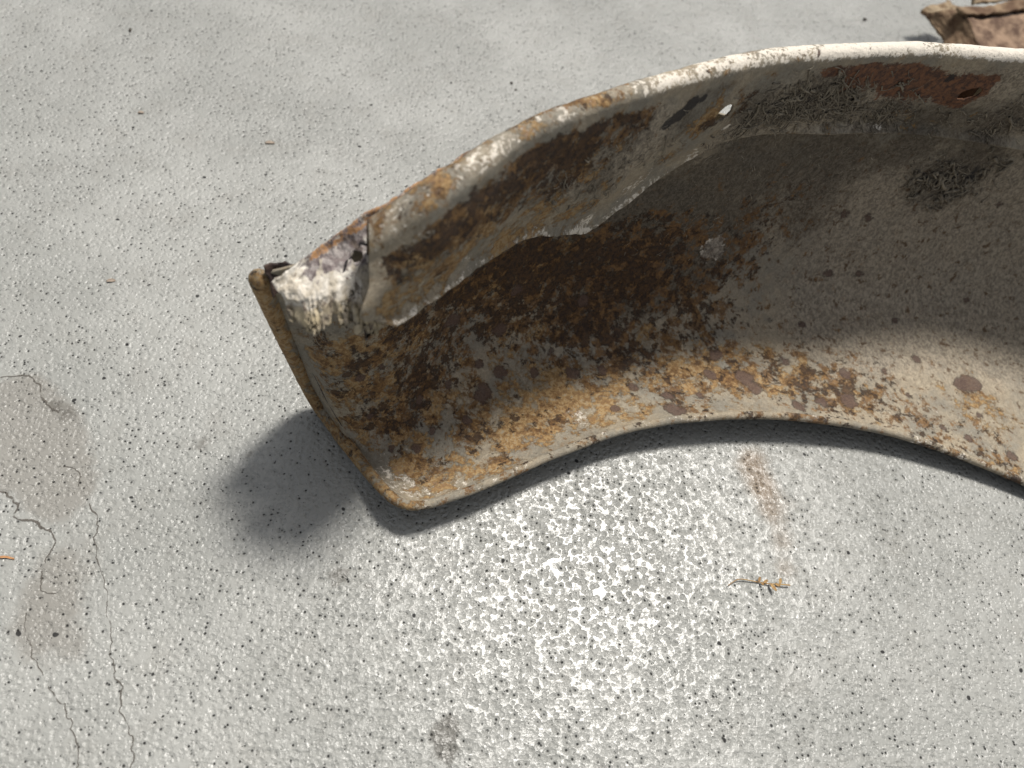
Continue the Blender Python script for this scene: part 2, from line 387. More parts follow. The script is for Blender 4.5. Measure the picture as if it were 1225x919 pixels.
# ------------------------------------------------------------------ mesh helpers
def mesh_obj(name, V, Fa, mat, parent=None, attrs=None, smooth_=True, mods=()):
    me = bpy.data.meshes.new(name)
    V = np.asarray(V, np.float32); Fa = np.asarray(Fa)
    me.vertices.add(len(V)); me.vertices.foreach_set('co', V.ravel())
    k = Fa.shape[1]
    me.loops.add(len(Fa) * k); me.loops.foreach_set('vertex_index', Fa.ravel().astype(np.int32))
    me.polygons.add(len(Fa))
    me.polygons.foreach_set('loop_start', (np.arange(len(Fa)) * k).astype(np.int32))
    me.update(calc_edges=True); me.validate()
    me.polygons.foreach_set('use_smooth', np.full(len(me.polygons), bool(smooth_)))
    for a, val in (attrs or {}).items():
        at = me.attributes.new(a, 'FLOAT', 'POINT'); at.data.foreach_set('value', np.asarray(val, np.float32).ravel())
    if mat: me.materials.append(mat)
    o = bpy.data.objects.new(name, me); COL.objects.link(o)
    if parent: o.parent = parent
    for t in mods:
        m = o.modifiers.new('thickness', 'SOLIDIFY'); m.thickness = t; m.offset = -1.0
    return o

def grid_faces(n, m, keep=None, flip=False):
    i, j = np.meshgrid(np.arange(n - 1), np.arange(m - 1), indexing='ij')
    a = i * m + j
    f = np.stack([a, a + m, a + m + 1, a + 1], -1)
    if flip: f = f[..., ::-1]
    f = f.reshape(-1, 4)
    return f if keep is None else f[keep.ravel()]

def blobs(P, lst):
    P = P.reshape(-1, 3); out = np.zeros(len(P))
    for x, y, z, r, a in lst:
        d2 = ((P - (x, y, z)) ** 2).sum(1)
        out = 1 - (1 - out) * (1 - a * np.exp(-d2 / (r * r)))
    return out

def tube(paths, rads, nseg=6):
    """many tubes -> verts, faces. rads: one per path (float) or array per point"""
    VV, FF, base = [], [], 0
    ang = np.linspace(0, 2 * np.pi, nseg, endpoint=False)
    for p, r in zip(paths, rads):
        p = np.asarray(p, float); n = len(p)
        t = np.gradient(p, axis=0); t /= np.linalg.norm(t, axis=1, keepdims=True) + 1e-12
        ref = np.array([.31, .2, .93]) if abs(t[0, 2]) < .9 else np.array([1., 0, 0])
        a = np.cross(t, ref); a /= np.linalg.norm(a, axis=1, keepdims=True) + 1e-12
        b = np.cross(t, a)
        rr = (np.zeros(n) + r)[:, None, None]
        ring = p[:, None] + rr * (np.cos(ang)[None, :, None] * a[:, None] + np.sin(ang)[None, :, None] * b[:, None])
        VV.append(ring.reshape(-1, 3))
        i, j = np.meshgrid(np.arange(n - 1), np.arange(nseg), indexing='ij')
        j2 = (j + 1) % nseg
        FF.append(base + np.stack([i * nseg + j, i * nseg + j2, (i + 1) * nseg + j2, (i + 1) * nseg + j], -1).reshape(-1, 4))
        base += n * nseg
    return np.concatenate(VV), np.concatenate(FF)

def tag(o, label, cat, group=None):
    o['label'] = label; o['category'] = cat
    if group: o['group'] = group
    return o

# ------------------------------------------------------------------ the floor
FLOOR_STAIN = [] 
FLOOR_STAIN = [[-0.2066, 0.2018, 0.0, 0.0299, 0.9],[-0.2236, 0.2275, 0.0, 0.0206, 0.8],[-0.1848, 0.1727, 0.0, 0.0192, 0.7],[-0.174, 0.1224, 0.0, 0.023, 0.5],[-0.1527, 0.09, 0.0, 0.0178, 0.4],[-0.1602, 0.1456, 0.0, 0.0185, 0.35],[-0.1742, 0.0972, 0.0, 0.0182, 0.4]]
FLOOR_RUST = [[0.2232, 0.2231, 0.0, 0.0113, 0.75],[0.226, 0.2067, 0.0, 0.0112, 0.75],[0.2295, 0.1898, 0.0, 0.0111, 0.6],[0.233, 0.1708, 0.0, 0.01, 0.5],[0.2309, 0.1522, 0.0, 0.0089, 0.35]]
FLOOR_DARK = [[0.0304, 0.0559, 0.0, 0.0075, 0.9],[0.0328, 0.0483, 0.0, 0.0066, 0.7],[0.0343, 0.0618, 0.0, 0.0042, 0.6],[-0.0302, 0.134, 0.0, 0.0069, 0.7],[-0.0141, 0.1301, 0.0, 0.0039, 0.5],[-0.0886, 0.2031, 0.0, 0.0056, 0.4],[-0.1179, 0.2089, 0.0, 0.0066, 0.6],[-0.1948, 0.2218, 0.0, 0.006, 0.7],[-0.2034, 0.2266, 0.0, 0.0051, 0.6],[-0.1215, 0.1431, 0.0, 0.0072, 0.35],[0.4824, 0.5985, 0.0, 0.0077, 0]]
CRACKS = [[[-0.2432, 0.2393, 0.0008],[-0.2332, 0.2432, 0.0008],[-0.2243, 0.2441, 0.0008],[-0.2161, 0.2396, 0.0008],[-0.2113, 0.2315, 0.0008],[-0.204, 0.2254, 0.0008],[-0.1984, 0.222, 0.0008]],[[-0.2219, 0.1761, 0.0012],[-0.2131, 0.1722, 0.0012],[-0.2066, 0.1664, 0.0012],[-0.2017, 0.159, 0.0012],[-0.1951, 0.1566, 0.0012],[-0.1884, 0.1537, 0.0012],[-0.1809, 0.1509, 0.0012]],[[-0.1809, 0.1509, 0.0005],[-0.1771, 0.1423, 0.0005],[-0.1797, 0.1345, 0.0005],[-0.1793, 0.1265, 0.0005],[-0.1742, 0.1189, 0.0005],[-0.1683, 0.1166, 0.0005]],[[-0.1675, 0.169, 0.0005],[-0.1598, 0.155, 0.0005],[-0.1581, 0.1411, 0.0005],[-0.1493, 0.1236, 0.0005],[-0.139, 0.0986, 0.0005],[-0.1328, 0.0827, 0.0005],[-0.1276, 0.0743, 0.0005]],[[-0.1276, 0.0743, 0.0005],[-0.1241, 0.0638, 0.0005],[-0.1171, 0.051, 0.0005],[-0.1135, 0.0352, 0.0005]],[[-0.182, 0.1072, 0.0005],[-0.1781, 0.0971, 0.0005],[-0.1712, 0.0873, 0.0005],[-0.166, 0.0778, 0.0005]],[[-0.1592, 0.0741, 0.0005],[-0.1523, 0.0649, 0.0005],[-0.142, 0.0523, 0.0005],[-0.1349, 0.0349, 0.0005]],[[-0.1878, 0.1902, 0.0004],[-0.1815, 0.1881, 0.0004],[-0.177, 0.1782, 0.0004]]]
def make_floor():
    def axis(a, b, step):
        core = np.arange(a, b, step)
        g = step * 1.35 ** np.arange(1, 30); g = np.cumsum(g); g = g[g < 40]
        return np.r_[a - g[::-1], core, core[-1] + g]
    xs, ys = axis(-.42, .80, .003), axis(-.05, .95, .003)
    X, Y = np.meshgrid(xs, ys, indexing='ij')
    P = np.stack([X, Y, np.zeros_like(X)], -1)
    at = {'stain': blobs(P, FLOOR_STAIN), 'rust_mark': blobs(P, FLOOR_RUST), 'dark_mark': blobs(P, FLOOR_DARK)}
    o = mesh_obj('concrete_floor', P.reshape(-1, 3), grid_faces(len(xs), len(ys)), floor_material(), attrs=at)
    o['kind'] = 'structure'
    s = NT('crack_line')
    al = s.step(s.noise(140, 5, .65), .32, .48)
    s.put(s.b.inputs['Alpha'], s.math('MULTIPLY', al, .75))
    cm = s.out((.085, .075, .062), .8)
    for line in CRACKS:
        L = np.array(line); w = L[0, 2]; L = np.c_[L[:, :2], np.zeros(len(L))]
        q = spline(L, np.linspace(0, 1, 90))
        q[:, :2] += np.stack([fbm(q, 120, 4, 41), fbm(q, 120, 4, 43)], 1) * .0035
        t = np.gradient(q, axis=0); t /= np.linalg.norm(t, axis=1, keepdims=True)
        nn = np.stack([-t[:, 1], t[:, 0], 0 * t[:, 0]], 1)
        ww = (w * (.55 + .45 * fbm(q, 200, 3, 47) + .3 * fbm(q, 40, 2, 49)))[:, None].clip(.0001)
        V = np.stack([q - nn * ww, q + nn * ww], 1); V[..., 2] = .0003
        c = mesh_obj('crack', V.reshape(-1, 3), grid_faces(90, 2), cm, o)
        c['kind'] = 'structure'
    return o
floor = make_floor()

# ------------------------------------------------------------------ the fender
P_OCHRE = [[-0.0237, 0.215, 0.0156, 0.0171, 0.6],[-0.0017, 0.1983, 0.0038, 0.0173, 0.65],[0.0178, 0.1863, 0.0093, 0.0145, 0.6],[-0.0317, 0.2237, 0.0483, 0.0162, 0.6],[0.0329, 0.2081, 0.0058, 0.0176, 0.6],[0.0517, 0.1977, 0.013, 0.0148, 0.55],[0.0043, 0.2288, 0.0133, 0.0201, 0.5],[0.3743, 0.2842, 0.0061, 0.0237, 0.4],[0.3187, 0.2559, 0.0109, 0.0226, 0.4],[0.3947, 0.2245, 0.0095, 0.0224, 0.5],[0.401, 0.279, 0.006, 0.0178, 0.55],[0.0344, 0.256, 0.0123, 0.0314, 0.5],[0.0662, 0.279, 0.0124, 0.0325, 0.5],[-0.0084, 0.2422, 0.0812, 0.0179, 0.5],[-0.0399, 0.2257, 0.0692, 0.0178, 0.5],[-0.0276, 0.2193, 0.0275, 0.0192, 0.4],[-0.011, 0.233, 0.0456, 0.0189, 0.45],[0.0137, 0.2414, 0.0158, 0.0204, 0.5],[-0.021, 0.2331, 0.091, 0.0216, 0.5],[-0.0276, 0.2279, 0.0679, 0.0246, 0.45],[0.0007, 0.2509, 0.0703, 0.0278, 0.5],[0.0265, 0.2788, 0.0763, 0.0239, 0.6],[0.0842, 0.2437, 0.006, 0.0291, 0.9],[0.0588, 0.2269, 0.0059, 0.0232, 0.8],[0.0428, 0.1981, 0.0104, 0.0173, 0.5],[0.0135, 0.1922, 0.0067, 0.0196, 0.45],[0.1132, 0.259, 0.0059, 0.0298, 0.8],[0.1723, 0.2853, 0.0049, 0.0397, 0.75],[0.2189, 0.2895, 0.0059, 0.0345, 0.8],[0.267, 0.2872, 0.0066, 0.029, 0.6],[0.3011, 0.2758, 0.0078, 0.0231, 0.45],[0.0675, 0.3057, 0.0647, 0.0408, 0.7],[0.401, 0.2918, 0.0057, 0.0157, 0.45],[-0.048, 0.2274, 0.0807, 0.0173, 0.5],[-0.0054, 0.2262, 0.0184, 0.0198, 0.35],[0.1326, 0.2539, 0.0085, 0.027, 0.6],[0.4139, 0.2667, 0.0062, 0.0177, 0.4]]
P_BROWN = [[0.0021, 0.2542, 0.0785, 0.0101, 0.8],[0.0155, 0.2697, 0.0792, 0.0112, 0.85],[0.0316, 0.2835, 0.0794, 0.0124, 0.85],[0.0497, 0.2974, 0.0839, 0.0126, 0.85],[0.0698, 0.3109, 0.0828, 0.0129, 0.85],[0.099, 0.3252, 0.0764, 0.0134, 0.8],[-0.0083, 0.2421, 0.08, 0.0072, 0.6],[-0.0196, 0.2208, 0.0244, 0.0145, 0.55],[-0.0009, 0.231, 0.02, 0.0174, 0.55],[0.0067, 0.2497, 0.0388, 0.0197, 0.6],[-0.0322, 0.2266, 0.0694, 0.0134, 0.5],[0.0368, 0.2233, 0.0042, 0.0179, 0.5],[0.0178, 0.1987, 0.0059, 0.0148, 0.45],[0.0627, 0.2108, 0.0105, 0.0151, 0.45],[-0.0404, 0.2232, 0.0467, 0.0093, 0.5],[-0.0127, 0.2385, 0.0845, 0.0132, 0.6],[-0.0475, 0.2278, 0.0991, 0.0083, 0.6],[0.0944, 0.2381, 0.0081, 0.0184, 0.5],[0.3278, 0.279, 0.0071, 0.0292, 0.35],[0.3529, 0.2463, 0.0098, 0.0283, 0.35],[0.4039, 0.226, 0.0086, 0.0225, 0.4],[0.2862, 0.2665, 0.0097, 0.0227, 0.5],[0.0809, 0.3111, 0.0536, 0.0393, 0.8],[0.1274, 0.3288, 0.0481, 0.041, 0.85],[0.1111, 0.3036, 0.013, 0.0365, 0.75],[0.1513, 0.3395, 0.0642, 0.0379, 0.8],[0.0555, 0.3003, 0.0781, 0.0246, 0.8],[0.0506, 0.2908, 0.0502, 0.0307, 0.7],[0.1906, 0.3328, 0.0169, 0.0352, 0.6],[0.219, 0.3572, 0.0466, 0.0346, 0.5],[0.0196, 0.2689, 0.0566, 0.0244, 0.6],[0.1474, 0.2833, 0.0048, 0.0281, 0.6],[0.2136, 0.2896, 0.0057, 0.0316, 0.6],[0.0177, 0.2499, 0.0203, 0.0255, 0.5],[-0.0122, 0.2361, 0.065, 0.0275, 0.42],[-0.0278, 0.2245, 0.0475, 0.0279, 0.38],[-0.0039, 0.2095, 0.0049, 0.0249, 0.3],[0.0579, 0.2362, 0.0048, 0.0313, 0.35],[0.3959, 0.2948, 0.0055, 0.0109, 0.7],[0.2225, 0.3672, 0.0849, 0.0329, 0.4],[0.2613, 0.2869, 0.0066, 0.0289, 0.6],[0.1775, 0.2547, 0.0123, 0.0217, 0.6],[0.2967, 0.2831, 0.0071, 0.0232, 0.5],[0.3393, 0.2596, 0.0085, 0.0458, 0.22],[0.3969, 0.2512, 0.0068, 0.0346, 0.3],[0.304, 0.3412, 0.0076, 0.0554, 0.25],[-0.0488, 0.228, 0.0882, 0.0128, 0.5]]  # rust; blobs along the flange's free edge also paint the shade below it
P_DUST = [[0.3364, 0.3636, 0.0178, 0.0748, 0.9],[0.3951, 0.3886, 0.0468, 0.0744, 0.95],[0.2451, 0.3735, 0.0889, 0.0497, 0.7],[0.4451, 0.3271, 0.0055, 0.0503, 0.6],[0.3021, 0.3286, 0.0046, 0.0366, 0.7],[0.3269, 0.3889, 0.0796, 0.0581, 0.8],[0.423, 0.3998, 0.0753, 0.0484, 0.9]]
P_SPOT = [[-0.0275, 0.2263, 0.0573, 0.0037, 0.8],[0.0061, 0.2373, 0.0196, 0.0045, 0.8],[0.0153, 0.225, 0.0059, 0.0041, 0.8],[-0.0218, 0.2205, 0.026, 0.0034, 0.8],[0.0364, 0.2354, 0.0042, 0.0042, 0.8],[0.0792, 0.2729, 0.0058, 0.0049, 0.8],[0.1246, 0.2817, 0.004, 0.005, 0.8],[0.1455, 0.2687, 0.0066, 0.005, 0.85],[0.1906, 0.2637, 0.0101, 0.005, 0.85],[0.3341, 0.3016, 0.0056, 0.0048, 0.8],[0.3634, 0.3156, 0.0041, 0.0043, 0.8],[0.364, 0.2557, 0.0074, 0.0046, 0.8],[0.3461, 0.2806, 0.0069, 0.0041, 0.8],[0.3205, 0.3703, 0.0283, 0.0049, 0.7],[0.3535, 0.3466, 0.0081, 0.005, 0.7],[0.4139, 0.3659, 0.016, 0.0045, 0.7],[0.2942, 0.367, 0.0291, 0.0043, 0.7],[0.2778, 0.3354, 0.0064, 0.0049, 0.8],[0.4095, 0.2387, 0.0071, 0.0051, 0.8],[0.0458, 0.2538, 0.0071, 0.0079, 1],[0.0559, 0.2685, 0.01, 0.0064, 0.9],[0.0415, 0.2689, 0.018, 0.0053, 0.9],[0.0213, 0.2708, 0.0581, 0.0068, 1],[0.0232, 0.2525, 0.0171, 0.0046, 0.9],[0.0521, 0.286, 0.0336, 0.0068, 0.9],[0.1691, 0.2478, 0.0149, 0.0086, 1],[0.1672, 0.2628, 0.009, 0.0055, 0.9],[0.2249, 0.2842, 0.0067, 0.008, 0.9],[0.2303, 0.2732, 0.009, 0.0068, 0.9],[0.298, 0.2717, 0.0084, 0.0075, 1],[0.2572, 0.2608, 0.0121, 0.0067, 0.9],[0.3921, 0.2942, 0.0055, 0.0084, 1],[0.4035, 0.296, 0.0055, 0.0079, 1],[0.3015, 0.2957, 0.0058, 0.0047, 0.9],[0.108, 0.3165, 0.0312, 0.0066, 0.9],[0.1066, 0.2765, 0.004, 0.0066, 0.8],[0.0588, 0.2984, 0.0569, 0.0061, 0.9],[0.259, 0.3021, 0.0048, 0.0059, 0.9],[0.131, 0.2492, 0.0096, 0.0048, 0.8],[0.0901, 0.2887, 0.0097, 0.005, 0.8],[0.3979, 0.2702, 0.006, 0.0053, 0.8],[0.3806, 0.2498, 0.0073, 0.0046, 0.8],[0.2087, 0.3018, 0.0042, 0.0064, 0.9],[0.2005, 0.284, 0.0061, 0.0057, 0.8],[0.006, 0.2129, 0.0041, 0.004, 0.8],[-0.0081, 0.2102, 0.0062, 0.0035, 0.8],[-0.0163, 0.2323, 0.0613, 0.0041, 0.7],[0.2856, 0.381, 0.0733, 0.0052, 0.8],[0.3068, 0.3839, 0.0694, 0.007, 0.6],[0.2762, 0.2665, 0.01, 0.0057, 0.9],[0.4047, 0.4001, 0.0808, 0.0054, 0.7]]
P_PALE = [[0.1927, 0.3516, 0.0572, 0.0095, 1],[-0.0065, 0.1973, 0.004, 0.0147, 0.35],[0.0095, 0.1857, 0.0083, 0.0193, 0.4],[0.0377, 0.1879, 0.014, 0.0145, 0.3],[0.1054, 0.242, 0.0086, 0.0106, 0.5],[0.335, 0.2662, 0.008, 0.0346, 0.22],[0.3872, 0.2336, 0.0091, 0.0225, 0.25]]
P_FLECK = [[0.3726, 0.3489, 0.0087, 0.1006, 0.9],[0.2757, 0.3564, 0.0187, 0.061, 0.9],[0.379, 0.2644, 0.0067, 0.0582, 0.8],[0.2342, 0.3064, 0.0044, 0.0471, 0.8],[-0.0057, 0.2317, 0.0296, 0.0391, 0.4],[0.2736, 0.3795, 0.0801, 0.0681, 0.5]]
P_SEAM = [[-0.0566, 0.233, 0.055],[-0.0453, 0.225, 0.0269],[-0.0333, 0.2138, 0.0105],[-0.0225, 0.1959, 0.0095],[-0.0131, 0.1846, 0.0137],[-0.0033, 0.1782, 0.0153],[0.0091, 0.1785, 0.0123]]
R_CLUMP = [[0.3459, 0.394, 0.1007, 0.0255, 0.22],[0.3803, 0.4001, 0.116, 0.0168, 0.3],[0.3441, 0.3943, 0.1214, 0.0164, 0.25],[0.3307, 0.3917, 0.1038, 0.0101, 1],[0.3518, 0.395, 0.1015, 0.0114, 1],[0.3659, 0.3975, 0.1042, 0.0102, 0.9],[0.3556, 0.3947, 0.0861, 0.0082, 0.7],[0.314, 0.3898, 0.1114, 0.005, 0.5],[0.3843, 0.3994, 0.0944, 0.007, 0.6]]
P_GRIME_SHADE = [[0.2433, 0.3748, 0.1372, 0.0254, 0.55],[0.2961, 0.3865, 0.1289, 0.0239, 0.5],[0.3479, 0.395, 0.1254, 0.0246, 0.55],[0.1851, 0.3556, 0.1375, 0.0244, 0.6],[0.2534, 0.376, 0.0956, 0.0274, 0.4],[0.1552, 0.342, 0.0702, 0.0242, 0.8],[0.1835, 0.3432, 0.0395, 0.0228, 0.7],[0.1557, 0.3311, 0.0323, 0.0255, 0.6],[0.1981, 0.3566, 0.0688, 0.0221, 0.6],[-0.0125, 0.2384, 0.0821, 0.008, 0.6],[-0.0003, 0.2517, 0.0804, 0.01, 0.6],[0.0169, 0.2719, 0.0836, 0.013, 0.7],[0.0383, 0.2893, 0.0853, 0.0134, 0.7],[0.0643, 0.3075, 0.0847, 0.0148, 0.7],[0.0994, 0.3245, 0.0722, 0.0155, 0.8],[0.1161, 0.3329, 0.0887, 0.0153, 0.8],[0.1188, 0.3236, 0.0396, 0.0385, 0.5],[-0.0394, 0.2274, 0.0969, 0.0105, 0.4],[0.0464, 0.2939, 0.0769, 0.0293, 0.6],[0.0973, 0.3251, 0.0796, 0.0358, 0.75],[0.1357, 0.3391, 0.1001, 0.0354, 0.8],[0.1735, 0.351, 0.1142, 0.0354, 0.8],[0.1387, 0.3314, 0.0466, 0.0386, 0.6],[0.216, 0.3665, 0.1198, 0.0309, 0.7],[0.1939, 0.3534, 0.0622, 0.0334, 0.6],[0.2633, 0.3796, 0.123, 0.0263, 0.5],[0.305, 0.3882, 0.1323, 0.0212, 0.6],[0.3659, 0.398, 0.1191, 0.0222, 0.5],[0.3478, 0.3942, 0.0975, 0.0257, 0.75],[0.2552, 0.3734, 0.0678, 0.0343, 0.45],[0.1103, 0.3117, 0.0217, 0.0335, 0.4]]  # real grime, plus painted shade below the flange edge and inside the hollow
P_CHIP = [[0.1911, 0.3518, 0.0595, 0.0061, 0.9],[0.1974, 0.352, 0.0525, 0.0057, 0.85],[0.1885, 0.3491, 0.0532, 0.0045, 0.7],[0.1954, 0.354, 0.0623, 0.0033, 0.7]]
F_GRIME_SHADE = [[0.0554, 0.2628, 0.1739, 0.0153, 0.5],[0.0831, 0.2832, 0.1648, 0.0163, 0.45],[0.3336, 0.3848, 0.1551, 0.023, 0.5],[0.2899, 0.38, 0.1526, 0.0202, 0.5],[0.2065, 0.3501, 0.1942, 0.0175, 0.4],[-0.0057, 0.203, 0.1742, 0.0048, 0.8],[0.005, 0.2106, 0.1856, 0.0074, 0.4],[0.0041, 0.2098, 0.1802, 0.0136, 0.5],[0.0169, 0.2228, 0.1883, 0.0137, 0.5],[0.0374, 0.2464, 0.1919, 0.0178, 0.55],[0.0674, 0.2707, 0.1934, 0.0186, 0.6],[0.0921, 0.2875, 0.1926, 0.0154, 0.6],[0.0783, 0.2796, 0.2101, 0.0145, 0.5],[0.122, 0.3086, 0.185, 0.0123, 0.5],[0.1625, 0.3342, 0.1812, 0.0173, 0.7],[0.1918, 0.3478, 0.1752, 0.018, 0.75],[0.2217, 0.3573, 0.1778, 0.0183, 0.75],[0.2606, 0.3723, 0.1602, 0.0195, 0.7],[0.3004, 0.3793, 0.1608, 0.0199, 0.6],[0.3455, 0.3862, 0.156, 0.0205, 0.7],[0.3043, 0.3718, 0.1962, 0.0138, 0.4],[0.1335, 0.3154, 0.2009, 0.016, 0.5],[0.0418, 0.2519, 0.2055, 0.0104, 0.4]]  # grime patches, some put in to deepen the shade of the flange
F_OCHRE = [[-0.0107, 0.2, 0.1551, 0.0071, 0.7],[0.0126, 0.2227, 0.1593, 0.0092, 0.7],[0.0357, 0.2498, 0.1548, 0.0098, 0.6],[0.0774, 0.2857, 0.1372, 0.0065, 0.7],[0.0448, 0.2611, 0.1465, 0.0203, 0.6],[0.0235, 0.2305, 0.1919, 0.0206, 0.6],[0.07, 0.2725, 0.1827, 0.023, 0.5],[0.0041, 0.2098, 0.1802, 0.017, 0.5],[-0.0111, 0.1992, 0.1583, 0.0105, 0.6],[-0.0008, 0.2077, 0.1648, 0.0141, 0.5],[0.0193, 0.228, 0.168, 0.0182, 0.55],[0.0092, 0.2173, 0.2022, 0.013, 0.6],[0.0796, 0.2856, 0.1441, 0.0171, 0.7],[0.0386, 0.2474, 0.187, 0.0144, 0.35],[0.1303, 0.3152, 0.1754, 0.0127, 0.9],[0.1363, 0.3171, 0.1905, 0.0103, 0.8],[0.1223, 0.3135, 0.1595, 0.0087, 0.6],[0.0532, 0.2682, 0.1465, 0.0123, 0.5],[0.2298, 0.3643, 0.1559, 0.029, 0.4],[0.322, 0.3815, 0.1629, 0.01, 0.5],[-0.0111, 0.2033, 0.1837, 0.0083, 0.5],[0.2768, 0.3773, 0.1543, 0.02, 0.4]]
F_BROWN = [[0.005, 0.2106, 0.1856, 0.0081, 0.5],[0.0206, 0.2268, 0.1889, 0.0103, 0.5],[-0.0082, 0.2033, 0.1811, 0.01, 0.6],[0.0116, 0.2179, 0.1927, 0.0167, 0.7],[0.0725, 0.275, 0.2044, 0.0146, 0.8],[0.063, 0.268, 0.178, 0.0154, 0.5],[0.0295, 0.2378, 0.1935, 0.0174, 0.6],[0.095, 0.2902, 0.2097, 0.0112, 0.5],[0.0154, 0.2236, 0.2049, 0.0164, 0.6],[0.0464, 0.2556, 0.2038, 0.0211, 0.9],[0.0654, 0.2693, 0.1993, 0.0219, 0.85],[-0.0021, 0.2071, 0.1889, 0.0132, 0.5],[0.0452, 0.2537, 0.1889, 0.0145, 0.55],[0.0905, 0.2867, 0.1979, 0.019, 0.5],[0.0325, 0.2418, 0.1759, 0.0147, 0.5],[0.139, 0.3203, 0.1777, 0.0106, 0.7],[0.1589, 0.3314, 0.1874, 0.0128, 0.6],[0.0096, 0.2192, 0.1601, 0.0109, 0.5]]
F_RED = [[0.2245, 0.356, 0.1973, 0.0154, 1],[0.2509, 0.3651, 0.1895, 0.016, 1],[0.2718, 0.3706, 0.1837, 0.014, 1],[0.2902, 0.3735, 0.18, 0.0105, 1],[0.3013, 0.3739, 0.1839, 0.0104, 1],[0.3005, 0.376, 0.174, 0.0087, 1],[0.2018, 0.3478, 0.2013, 0.0094, 0.7],[0.307, 0.3735, 0.1896, 0.0056, 0.7]]
F_SOOT_SHADE = [[0.1803, 0.3432, 0.1764, 0.0116, 0.45],[0.2029, 0.3518, 0.1735, 0.0119, 0.45],[0.226, 0.3603, 0.1701, 0.0122, 0.45],[0.2552, 0.3706, 0.1613, 0.0097, 0.4],[0.3531, 0.3868, 0.1572, 0.0103, 0.35],[0.1111, 0.3013, 0.1888, 0.0048, 1],[0.1167, 0.3046, 0.1917, 0.0048, 1],[0.1221, 0.308, 0.1967, 0.0048, 0.95],[0.1275, 0.3115, 0.1979, 0.0032, 0.8],[0.2821, 0.3711, 0.189, 0.0042, 0.9],[-0.0076, 0.2017, 0.1725, 0.0027, 0.6],[0.2701, 0.3677, 0.1991, 0.0045, 0.5]]  # black marks, plus shade painted between the clay fibres
F_DUST = [[0.0873, 0.2843, 0.18, 0.0237, 0.8],[0.1023, 0.295, 0.188, 0.0238, 0.8],[0.0684, 0.2718, 0.1728, 0.0196, 0.7],[0.1856, 0.3457, 0.1754, 0.0269, 1],[0.2181, 0.3567, 0.1748, 0.0276, 1],[0.2606, 0.3723, 0.1602, 0.0244, 0.9],[0.3455, 0.3862, 0.156, 0.0256, 0.9],[0.2903, 0.371, 0.1945, 0.0184, 0.5],[0.3198, 0.375, 0.1903, 0.0188, 0.9],[0.0295, 0.2383, 0.1981, 0.0138, 0.4],[0.1587, 0.3386, 0.1538, 0.0138, 0.7],[0.1707, 0.3413, 0.1656, 0.0136, 0.9]]
F_PALE = [[-0.0043, 0.2061, 0.1531, 0.0058, 0.22],[0.0128, 0.2236, 0.155, 0.0067, 0.25],[0.0327, 0.2482, 0.1488, 0.0071, 0.22],[-0.014, 0.2048, 0.1875, 0.0052, 0.4],[-0.0024, 0.2086, 0.1959, 0.0097, 0.4],[0.0849, 0.2933, 0.1271, 0.009, 0.5],[0.1093, 0.3087, 0.1418, 0.0134, 0.45],[0.0542, 0.2666, 0.1382, 0.0125, 0.35],[0.1418, 0.3292, 0.1496, 0.0073, 0.45],[0.1537, 0.3315, 0.1681, 0.004, 0.6],[0.2598, 0.3725, 0.1526, 0.0099, 0.4],[0.02, 0.2316, 0.1579, 0.0094, 0.35],[-0.0096, 0.1957, 0.1526, 0.0036, 0.1]]
HOLES = [[0.145, 0.3236, 0.183, 0.0056, 0.0052, 0.95],[0.302, 0.3748, 0.1798, 0.006, 0.0045, 0.62]]
SHELF_HOLE = [[-0.0273, 0.2198, 0.1654, 0.0028]]
SHELF_CRACK = [[-0.0318, 0.2134, 0.1623],[-0.031, 0.2178, 0.1639],[-0.0282, 0.221, 0.1654],[-0.026, 0.2245, 0.1681],[-0.0216, 0.2235, 0.1679]]
steel = steel_material()
fender = bpy.data.objects.new('car_fender', None)
COL.objects.link(fender)
tag(fender, 'large rusted old steel fender lying hollow side up on the pale concrete', 'fender')

PG = panel_grid()
pf = PG.reshape(-1, 3)
def along(P, line, w):
    out = np.zeros(len(P))
    for a, b in zip(line[:-1], line[1:]):
        a, b = np.array(a[:3]), np.array(b[:3]); t = np.clip(((P - a) @ (b - a)) / ((b - a) @ (b - a)), 0, 1)
        out = np.maximum(out, np.exp(-(np.linalg.norm(P - (a + t[:, None] * (b - a)), axis=1) / w) ** 2))
    return out
NP = normals(PG)
toward = np.array([0.1, 0.0, 0.45]) - PG
sgn = np.where((NP * toward).sum(-1, keepdims=True) < 0, -1, 1)
NP = NP * sgn
flip = sgn.mean() < 0
mesh_obj('inner_panel', pf, grid_faces(NS, NV, flip=flip), steel, fender,
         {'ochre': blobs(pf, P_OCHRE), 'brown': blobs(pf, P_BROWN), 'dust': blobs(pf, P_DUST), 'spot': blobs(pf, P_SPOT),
          'pale': blobs(pf, P_PALE), 'grime_shade': blobs(pf, P_GRIME_SHADE), 'chip': blobs(pf, P_CHIP), 'soot_shade': np.maximum(.62 * along(pf, P_SEAM, .0011), .55 * blobs(pf, R_CLUMP)), 'fleck': blobs(pf, P_FLECK)}, mods=(0.0014,))  # dark beneath the fibre clump is painted crevice shade; the seam line is dirt

